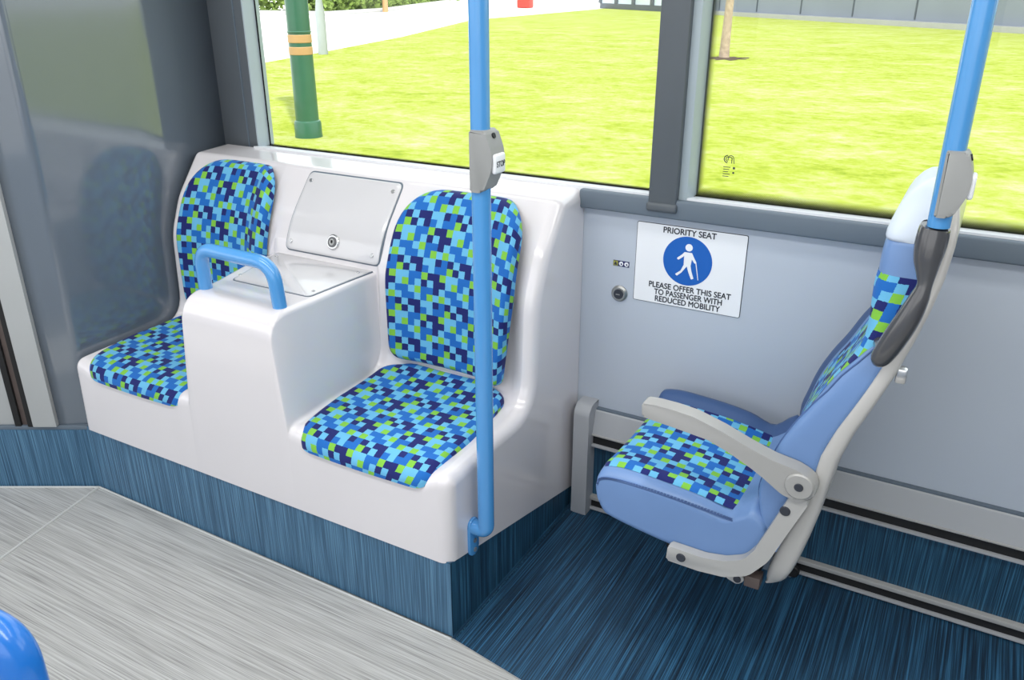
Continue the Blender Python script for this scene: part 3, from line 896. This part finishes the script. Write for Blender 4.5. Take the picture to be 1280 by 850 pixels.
# pale rear shell
zs2 = [.318, .324, .335, .352, .38, .42, .48, .55, .62, .69, .76, .83, .90, .97, 1.03, 1.09, 1.15, 1.19, 1.22, 1.24, 1.252, 1.259, 1.263]
G = []
for z in zs2:
    ya = interp(YA, max(z, .42))-.004; yb = interp(YB, max(z, .42))+.004
    k = sm((z-.316)/.05); ya += (1-k)*.02; yb -= (1-k)*.02
    G.append(back_ring(z, sinterp(RE, z)-sinterp(TH, z), sinterp(RE, z), ya, yb, .018, wings=False))
bshell = grid_mesh('back_shell', G, M['seatshell'], seat, close_u=True, caps=True, angle=70)
# cloth on the backrest front; higher up it wraps round the near edge
def front_path(z):
    ring = back_ring(z, sinterp(FR, z), sinterp(RE, z)-sinterp(TH, z)*.8, sinterp(YA, z), sinterp(YB, z), corner_r(z), 24)
    return [Vector(p) for p in ring[-3:]+ring[:6+24+1]]
def on_path(P, L, a):
    for i in range(len(P)-1):
        if a <= L[i+1] or i == len(P)-2:
            t = (a-L[i])/max(1e-6, L[i+1]-L[i]); d = (P[i+1]-P[i]).normalized()
            return P[i].lerp(P[i+1], t), Vector((-d.y, d.x, 0))
G, U = [], []
zc = [.52+k*(1.085-.52)/30 for k in range(31)]
for i, z in enumerate(zc):
    P = front_path(z); L = arc(P)
    a = L[3]+interp([(.5, .062), (.70, .056), (.80, .050), (.88, .038), (.94, .014), (.97, -.008), (1.00, -.030), (1.10, -.034)], z); b = L[-1]-.050
    row, ur = [], []
    for k in range(25):
        t = k/24; q, nrm = on_path(P, L, a+(b-a)*t)
        e = .0050*sm(min(t, 1-t)/.04+.25)*sm(min(i, 30-i)/2+.25)
        q = q+nrm*e
        row.append((q.x, q.y, z)); ur.append((a+(b-a)*t, z*1.08))
    G.append(row); U.append(ur)
grid_mesh('cloth_panel', G, M['cloth'], back, U, angle=80)
# seam of the near wing
bm = bmesh.new()
pts = []
for k in range(26):
    z = .53+k*(.985-.53)/25
    P = front_path(z); L = arc(P)
    q, nrm = on_path(P, L, L[3]+interp([(.5, .036), (.80, .034), (.88, .026), (.94, .006), (.985, -.02)], z))
    pts.append(q+nrm*.0005)
bm_tube(bm, pts, .0020, 8)
from_bm('stitching', bm, M['thread'], back)
# headrest pad, window glare put into its paler colour, piping round its lower edge
G = []
for z in [1.150, 1.156, 1.165, 1.18, 1.20, 1.22, 1.238, 1.25, 1.259, 1.264]:
    e = .004*sm((z-1.148)/.012)
    G.append(back_ring(z, sinterp(FR, z)-e, sinterp(RE, z)-sinterp(TH, z), sinterp(YA, z)-e, sinterp(YB, z)+e, .035, wings=False))
M['vinyl_lit'] = plain('lit_blue_vinyl', (206, 216, 230), 0.4, var=0.02, bump=0.1, bscale=700)
hd = grid_mesh('headrest', G, M['vinyl_lit'], seat, close_u=True, caps=True, angle=80); hd['label'] = 'blue headrest pad, toned pale for window glare'
# armrest with hinge
arm = [(-.563, .737), (-.53, .739), (-.49, .738), (-.443, .733), (-.379, .715), (-.32, .693), (-.265, .676), (-.215, .668), (-.183, .655), (-.166, .630), (-.178, .602), (-.205, .594), (-.236, .600), (-.279, .628), (-.309, .645), (-.358, .668), (-.407, .686), (-.493, .696), (-.560, .703)]
ar = prism('armrest', [tuple(p) for p in closed_round(arm, [.005]+[.05]*17+[.005], 4)], 'y', 1.588, 1.628, M['arm'], seat, .005, 3, 50)
hc = disc('hinge_cap', (-.204, 1.590, .632), (0, -1, 0), .030, .008, M['arm'], ar, 32, .003)
disc('hinge_screw', (-.204, 1.5825, .632), (0, -1, 0), .0095, .003, M['ink'], hc, 16, .001)
# curved side frame
fr = [(-.206, .622), (-.219, .600), (-.25, .512), (-.279, .432), (-.300, .398), (-.342, .378), (-.389, .369), (-.477, .371), (-.479, .330), (-.40, .328), (-.338, .334), (-.285, .358), (-.246, .412), (-.212, .505), (-.180, .590)]
sf = prism('side_frame', [tuple(p) for p in closed_round(fr, [.004, .02, .1, .05, .05, .05, .05, .006, .006, .05, .06, .06, .1, .1, .01], 4)], 'y', 1.598, 1.623, M['lightgrey'], seat, .005, 2, 50)
for x, z in ((-.226, .556), (-.443, .350)): disc('bolt', (x, 1.600, z), (0, -1, 0), .0115, .005, M['ink'], sf, 16, .0015)
# under-seat bracket and the mounting arms to the wall tracks
o = prism('bracket', [tuple(p) for p in closed_round([(-.37, .342), (-.31, .342), (-.296, .318), (-.312, .302), (-.335, .310)], .008, 4)], 'y', 1.628, 1.642, M['lightgrey'], seat, .002)
disc('bolt', (-.313, 1.629, .318), (0, -1, 0), .009, .005, M['ink'], o, 14, .001)
box('block', (-.298, 1.630, .303), (-.262, 1.668, .334), M['brown'], seat, .003)
box('mounting_arm', (-.50, 1.66, .318), (-.46, 2.125, .352), M['black'], seat, .004)
box('mounting_arm', (-.31, 1.66, .318), (-.27, 2.125, .352), M['black'], seat, .004)
bm = bmesh.new(); bm_prism(bm, [(-.52, .0), (-.255, .0), (-.245, .055), (-.245, .30), (-.255, .345), (-.52, .345)], 'y', 2.115, 2.133)
mp_ = from_bm('mounting_plate', bm, M['band'], seat)
disc('bolt', (-.252, 2.118, .030), (0, -1, 0), .019, .016, M['black'], mp_, 18, .003)
# dark grey grip that carries the pole
gp = [(-.104, 1.618, .928), (-.098, 1.614, .942), (-.083, 1.612, .98), (-.065, 1.612, 1.03), (-.054, 1.612, 1.07), (-.049, 1.613, 1.098), (-.050, 1.618, 1.118), (-.053, 1.626, 1.145), (-.053, 1.632, 1.172), (-.052, 1.635, 1.198), (-.0515, 1.635, 1.203)]
gr = [.010, .019, .0225, .0220, .0180, .0135, .0175, .0245, .0275, .0265, .0240]
pth = smooth_path([tuple(p)+(r,) for p, r in zip(gp, gr)], 5)
gg = tube('grip', [p[:3] for p in pth], [p[3] for p in pth], M['darkgrey'], seat, 20, up=(1, 0, 0)); gg['label'] = 'dark grey plastic grip on the backrest side'
tube('grip_arm', [(-.055, 1.625, 1.15), (-.060, 1.66, 1.145), (-.065, 1.72, 1.140)], .016, M['darkgrey'], seat, 12)
tube('grip_arm', [(-.094, 1.618, .955), (-.105, 1.65, .955), (-.11, 1.69, .955)], .014, M['darkgrey'], seat, 12)
la = box('latch', (-.068, 1.648, .880), (-.048, 1.672, .912), M['chrome'], seat, .004)

# ------------------------------------------------------------------ signs and small fittings on the wall
sg = empty('priority_sign', (-.660, W, .750), 'white rectangular PRIORITY SEAT sign with blue disc on the grey wall', 'sign')
SX0, SX1, SZ0, SZ1 = -.818, -.503, .753, .989
prism('sign_border', [tuple(p) for p in closed_round([(SX0, SZ0), (SX1, SZ0), (SX1, SZ1), (SX0, SZ1)], .006, 5)], 'y', W-.0015, W+.0005, M['ink'], sg)
bd = prism('sign_board', [tuple(p) for p in closed_round([(SX0+.0016, SZ0+.0016), (SX1-.0016, SZ0+.0016), (SX1-.0016, SZ1-.0016), (SX0+.0016, SZ1-.0016)], .005, 5)], 'y', W-.0024, W, M['white'], sg)
CX, CZ = -.664, .893
dsc = disc('sign_disc', (CX, W-.0024, CZ), (0, -1, 0), .0705, .0008, M['blue_sign'], sg, 64)
bm = bmesh.new(); yy = W-.0034
def fq(pts):
    global yy
    yy -= .00012; bm.faces.new([bm.verts.new((CX+p[0], yy, CZ+p[1])) for p in pts])
ring = [(0.002+.0105*math.cos(2*PI*k/24), .040+.0105*math.sin(2*PI*k/24)) for k in range(24)]
fq(ring)
fq(closed_round([(-.010, .026), (.012, .026), (.013, .010), (.0105, -.014), (-.0095, -.014), (-.010, .008)], .004, 4))
fq(closed_round([(-.0095, .026), (-.004, .026), (-.012, .012), (-.026, .001), (-.031, .0055), (-.0165, .018)], .002, 3))       # rear arm
fq(closed_round([(.006, .0255), (.0115, .0265), (.0185, .014), (.0265, .0005), (.0215, -.0035), (.0125, .008)], .002, 3))       # front arm
fq(closed_round([(-.0095, -.011), (.001, -.013), (-.0135, -.034), (-.0265, -.046), (-.0325, -.0415), (-.017, -.029)], .002, 3))  # rear leg
fq(closed_round([(-.001, -.012), (.0105, -.010), (.0145, -.027), (.0225, -.0475), (.0150, -.0505), (.0055, -.030)], .002, 3))    # front leg
fq([(.0235, .0005), (.0262, .0005), (.0362, -.0495), (.0342, -.0495)])                                                             # stick
from_bm('walking_figure', bm, M['white'], dsc, smooth=False)
for name, s, w, h, x, z in (('lettering', 'PRIORITY SEAT', .150, .0165, -.664, .9745), ('lettering', 'PLEASE OFFER THIS SEAT', .238, .0165, -.652, .8100),
                            ('lettering', 'TO PASSENGER WITH', .198, .0165, -.655, .7895), ('lettering', 'REDUCED MOBILITY', .190, .0165, -.655, .7690)):
    place_text(name, s, w, h, (x, W-.0030, z), (1, 0, 0), (0, 0, 1), M['ink'], sg, .0006)

st = empty('warning_sticker', (-.860, W, .845), 'tiny dark blue sticker with three symbols, left of the priority sign', 'sticker')
box('sticker_backing', (-.886, W-.0012, .846), (-.836, W+.0005, .863), M['navy'], st)
bm = bmesh.new(); yy = W-.0017; CX, CZ = -.878, .8545
fq([(-.0072, -.0075), (.0072, -.0075), (.0072, .0075), (-.0072, .0075)]); from_bm('yellow_square', bm, M['olive'], st, smooth=False)
bm = bmesh.new(); yy = W-.0022
fq([(-.0055, -.005), (.0055, -.005), (.0, .006)]); from_bm('warning_triangle', bm, M['ink'], st, smooth=False)
for q in (-.861, -.8445):
    w_ = disc('white_roundel', (q, W-.0012, .8545), (0, -1, 0), .0066, .0006, M['white'], st, 20)
    disc('roundel_dot', (q+.001, W-.0018, .8535), (0, -1, 0), .0026, .0004, M['navy'], w_, 12)

kl = empty('wall_lock', (-.861, W, .735), 'round chrome lock with dark centre below the tiny sticker', 'lock')
disc('escutcheon', (-.861, W+.0005, .763), (0, -1, 0), .0245, .010, M['steel'], kl, 36, .005)
lc = disc('lock_core', (-.861, W-.0095, .763), (0, -1, 0), .0150, .003, M['ink'], kl, 28, .001)
box('key_slot', (-.868, W-.0140, .7612), (-.856, W-.0124, .7640), M['steel'], lc)

# ------------------------------------------------------------------ blue loop of a seat nearer the door, lower left corner
GH = empty('seat_grab_rail', (-.86, .330, .0), 'deep blue tubular grab rail in the bottom left corner of the photo', 'grab rail')
path = round_poly([(-.735, .305, .0, 0), (-.738, .307, 1.024, .050), (-1.10, .16, 1.024, .050), (-1.10, .155, .0, 0)], 6, 12)
tube('rail_tube', path, .0225, M['pole_deep'], GH, 24)
for x, y in ((-.735, .305), (-1.10, .155)): disc('floor_flange', (x, y, 0.0), (0, 0, 1), .045, .010, M['pole_deep'], GH, 24, .003)

# ------------------------------------------------------------------ outdoors
GZ = 0.40
structure(box('road', (-90, -30, -0.42), (60, 2.75, -0.32), M['road']))
bm = bmesh.new()
# lawn with a bank down to the road
def lawn_edge(y): return interp([(3.4, -7.0), (5.6, -8.2), (10.6, -10.9), (13.0, -11.7), (18.3, -13.6), (28.8, -18.1), (45.0, -20.4), (80, -26)], y)
lawn_pts = [(2.75, -.4), (3.0, .30), (3.4, GZ)]
G = []
for y, z in [(2.75, -.40), (2.95, .25), (3.15, .37), (3.4, GZ), (4.4, GZ), (5.6, GZ), (7.5, GZ), (10.6, GZ), (13.0, GZ), (18.3, GZ), (23, GZ), (28.8, GZ), (36, GZ), (45, GZ), (60, GZ)]:
    x0 = lawn_edge(max(y, 3.4)); row = []
    for k in range(14):
        row.append((x0+(40-x0)*(k/13)**1.6, y, z))
    G.append(row)
o = grid_mesh('lawn', G, M['lawn']); o.location = o.location; structure(world_origin(o))
structure(box('path', (-90, 2.76, GZ-.3), (0, 95, GZ-.015), M['path']))
structure(box('path_kerb', (-62, 2.75, -.42), (-3.0, 2.80, GZ-.02), M['plinth']))

def at_ground(x, y): return (x, y, GZ)
lp = empty('lamp_post', (-5.12, 5.48, GZ), 'thick green lamp post with two gold bands outside the left window', 'lamp post')
bx, by = -5.12, 5.48
lathe('shaft', [(.098, .14), (.094, .9), (.088, 2.2), (.075, 4.5)], (bx, by, GZ), M['post_green'], lp, 32)
lathe('base', [(.118, -.2), (.118, .0), (.116, .02), (.115, .115), (.108, .135), (.098, .142)], (bx, by, GZ), M['post_green'], lp, 32)
for z in (.674, .768):
    g = lathe('band', [(.0950, z), (.0985, z+.004), (.0982, z+.060), (.0945, z+.064)], (bx, by, GZ), M['gold'], lp, 32); g['label'] = 'gold painted band'
lathe('neck', [(.0935, .842), (.099, .848), (.099, .856), (.0930, .862)], (bx, by, GZ), M['post_green'], lp, 32)
lathe('lantern', [(.06, 4.5), (.13, 4.6), (.15, 4.9), (.06, 5.0)], (bx, by, GZ), M['post_green'], lp, 20)

gp_ = empty('slim_post', (-11.35, 12.75, GZ), 'slim pale grey lamp post beside the path behind the green lamp post', 'lamp post')
lathe('shaft', [(.092, -.2), (.092, .70), (.055, .98), (.05, 5.5)], (-11.35, 12.75, GZ), M['post_grey'], gp_, 20)
lathe('lantern', [(.05, 5.5), (.16, 5.55), (.16, 5.75), (.05, 5.8)], (-11.35, 12.75, GZ), M['post_grey'], gp_, 16)

tr = empty('young_tree', (-4.42, 15.56, GZ), 'slim bare young tree on the lawn behind the right window', 'tree')
tx, ty = -4.42, 15.56
path = [(tx, ty, GZ+.017), (tx, ty, GZ+.25), (tx+.01, ty, GZ+.8), (tx+.02, ty, GZ+1.6), (tx+.04, ty, GZ+2.6), (tx+.05, ty, GZ+3.6), (tx+.07, ty, GZ+4.6)]
tube('trunk', path, [.095, .085, .072, .066, .055, .04, .012], M['bark'], tr, 14)
for k in range(12):
    a = k*2.4; z = 2.3+k*.19; L = .9-.04*k
    tube('branch', [(tx+.04, ty, GZ+z), (tx+.04+math.cos(a)*L*.5, ty+math.sin(a)*L*.5, GZ+z+.3), (tx+.04+math.cos(a)*L, ty+math.sin(a)*L, GZ+z+.85)], [.018, .012, .004], M['bark'], tr, 8)
bm = bmesh.new()
R0 = [bm.verts.new((tx+(.42+.16*math.sin(5*k))*math.cos(2*PI*k/28), ty+(.40+.12*math.cos(3*k))*math.sin(2*PI*k/28), GZ+.004)) for k in range(28)]
ct = bm.verts.new((tx, ty, GZ+.016))
for k in range(28): bm.faces.new((R0[k], R0[(k+1) % 28], ct))
tag(from_bm('soil_patch', bm, M['soil']), 'patch of bare dark soil round the foot of the young tree', 'soil')

# hedge along the far side of the path
bm = bmesh.new()
HP = [(-37, 30.5), (-31.5, 31.2), (-27.5, 31.8), (-29.0, 37.5), (-33, 45), (-38, 55), (-44, 68)]
for a, b in zip(HP, HP[1:]):
    a, b = Vector(a), Vector(b); L = (b-a).length
    for k in range(int(L*240)):
        p = a.lerp(b, random.random())
        nx = Vector((-(b-a).y, (b-a).x)).normalized()
        c = Vector((p.x, p.y, 0))+Vector((nx.x, nx.y, 0))*random.uniform(-.3, 2.0)+Vector((0, 0, GZ+random.random()**.9*2.2))
        s = random.uniform(.10, .26)
        u = Vector((random.gauss(0, 1), random.gauss(0, 1), random.gauss(0, .7))).normalized(); w = u.orthogonal().normalized()
        bm.faces.new([bm.verts.new(c+u*s), bm.verts.new(c+w*s*.6), bm.verts.new(c-u*s), bm.verts.new(c-w*s*.6)])
o = from_bm('hedge', bm, M['hedge'], smooth=False); o['kind'] = 'stuff'; tag(o, 'green leafy hedge along the far side of the pale path', 'hedge')
# low edging stones of the bed
ek = tube('edging', [Vector((x, y, GZ+.03)) for x, y in [(-36, 29.2), (-31, 30.0), (-26.6, 30.4), (-28.2, 36.5), (-32, 44), (-43, 66)]], .14, M['plinth'], None, 8); structure(ek)
# red box and a short red post far along the path
rb = empty('red_bin', (-25.3, 46.3, GZ), 'small red box standing far off on the pale path', 'bin')
box('bin_body', (-25.7, 45.95, GZ), (-24.9, 46.65, GZ+1.2), M['red'], rb, .08)
box('bin_lid', (-25.75, 45.9, GZ+1.2), (-24.85, 46.7, GZ+1.32), M['red'], rb, .05)
rp = tube('bollard', [(-27.4, 35.6, GZ), (-27.4, 35.6, GZ+1.2)], .14, M['gold'], None, 12); tag(rp, 'thin brownish post beside the hedge across the path', 'post')

# grey building: a long facade and a glazed wing to its left
bd2 = empty('grey_building', (-4, 34, GZ), 'long plain grey building with a pale plinth behind the lawn', 'building')
A = Vector((-12.5, 40.6)); B = Vector((9.0, 20.0)); dr = (B-A).normalized(); nn = Vector((dr.y, -dr.x))
if nn.y > 0: nn = -nn
def wallbox(name, a, b, z0, z1, out, thick, m, parent):
    p = [a+nn*out, b+nn*out, b-nn*thick, a-nn*thick]
    bm = bmesh.new(); bm_prism(bm, [tuple(q) for q in p], 'z', z0, z1)
    return from_bm(name, bm, m, parent)
wallbox('wall', A, B, GZ, GZ+5.5, 0, 4, M['building'], bd2)
wallbox('plinth', A, B, GZ-.1, GZ+.16, .45, 0, M['plinth'], bd2)
wallbox('roof', A-dr*.3, B, GZ+5.5, GZ+5.8, .4, 4.3, M['winframe'], bd2)
for k in range(9):
    a = A+dr*(1.0+k*3.1)
    wallbox('seam', a, a+dr*.06, GZ+.2, GZ+5.5, .02, 0, M['winframe'], bd2)
gw = empty('glazed_entrance', (-18, 45, GZ), 'low glazed entrance with grey frames at the far edge of the lawn', 'building')
A = Vector((-21.2, 48.0)); B = Vector((-13.2, 40.9)); dr = (B-A).normalized(); nn = Vector((dr.y, -dr.x))
if nn.y > 0: nn = -nn
wallbox('wall', A, B, GZ, GZ+.28, .05, 2, M['winframe'], gw)
wallbox('header', A, B, GZ+2.4, GZ+4.5, .05, 2, M['winframe'], gw)
n = 5; L = (B-A).length
for k in range(n):
    a = A+dr*(L*k/n+.16); b = A+dr*(L*(k+1)/n-.16)
    wallbox('window', a, b, GZ+.28, GZ+2.4, .0, .1, M['paneglass'], gw)
for k in range(n+1):
    a = A+dr*(L*k/n-.16); b = A+dr*(L*k/n+.16)
    wallbox('mullion', a, b, GZ+.28, GZ+2.4, .08, .1, M['winframe'], gw)

# ------------------------------------------------------------------ light
w = bpy.data.worlds.new('sky'); scn.world = w; w.use_nodes = True
nt = w.node_tree; bg = nt.nodes['Background']
tc = nt.nodes.new('ShaderNodeTexCoord'); sx = nt.nodes.new('ShaderNodeSeparateXYZ'); nt.links.new(tc.outputs['Generated'], sx.inputs[0])
rp_ = nt.nodes.new('ShaderNodeValToRGB'); nt.links.new(sx.outputs[2], rp_.inputs['Fac'])
rp_.color_ramp.elements[0].color = (0.96, 0.98, 1.0, 1); rp_.color_ramp.elements[0].position = 0.0
rp_.color_ramp.elements[1].color = (0.86, 0.93, 1.0, 1); rp_.color_ramp.elements[1].position = 0.8
nt.links.new(rp_.outputs['Color'], bg.inputs['Color']); bg.inputs['Strength'].default_value = 2.0

def light(name, typ, loc, energy, size=None, target=None, color=(1, 1, 1), sizey=None):
    l = bpy.data.lights.new(name, typ); l.energy = energy; l.color = color
    o = bpy.data.objects.new(name, l); COL.objects.link(o); o.location = loc
    if typ == 'AREA':
        l.shape = 'RECTANGLE'; l.size = size; l.size_y = sizey or size
    if target is not None:
        o.rotation_euler = (Vector(target)-Vector(loc)).to_track_quat('-Z', 'Y').to_euler()
    return o
s = light('sun', 'SUN', (0, -5, 10), 4.2, target=(-4.2, -5+3.95, 0), color=(1.0, .96, .88))
s.data.angle = 0.02
light('fill_strip', 'AREA', (-.5, .55, 2.34), 38, 4.0, (-.5, .55, 0), (1, .985, .96), .30)  # both strips: unseen lamps added as soft interior fill
light('fill_strip', 'AREA', (-.6, 1.50, 2.34), 14, 3.6, (-.6, 1.50, 0), (1, .985, .96), .22)
def highlight_spot(loc, target, e, ang):  # unseen spots added to brighten the seats and console lid
    o = light('highlight_spot', 'SPOT', loc, e, None, target, (1, .99, .97))
    o.data.spot_size = math.radians(ang); o.data.spot_blend = .8; o.data.shadow_soft_size = .05
highlight_spot((-1.15, 1.25, 2.33), (-1.17, 1.47, .48), 30, 12)
highlight_spot((-1.75, 1.35, 2.33), (-1.75, 1.65, .80), 8, 20)
highlight_spot((-.55, 1.35, 2.33), (-.55, 1.70, .50), 30, 16)

# ------------------------------------------------------------------ camera
cam = bpy.data.cameras.new('camera'); co = bpy.data.objects.new('camera', cam); COL.objects.link(co)
co.location = (0, 0, 1.6)
pitch = math.atan2(442.6, 1036.0); yaw = math.radians(29.5)
co.rotation_euler = (PI/2-pitch, 0, yaw)
cam.sensor_width = 36.0; cam.lens = 36.0*1036.0/1280.0; cam.clip_start = 0.05; cam.clip_end = 300
scn.camera = co
scn.view_settings.view_transform = 'Standard'
scn.view_settings.look = 'None'
scn.view_settings.exposure = 0.08
scn.cycles.use_denoising = True
scn.cycles.max_bounces = 8
scn.cycles.sample_clamp_indirect = 6.0
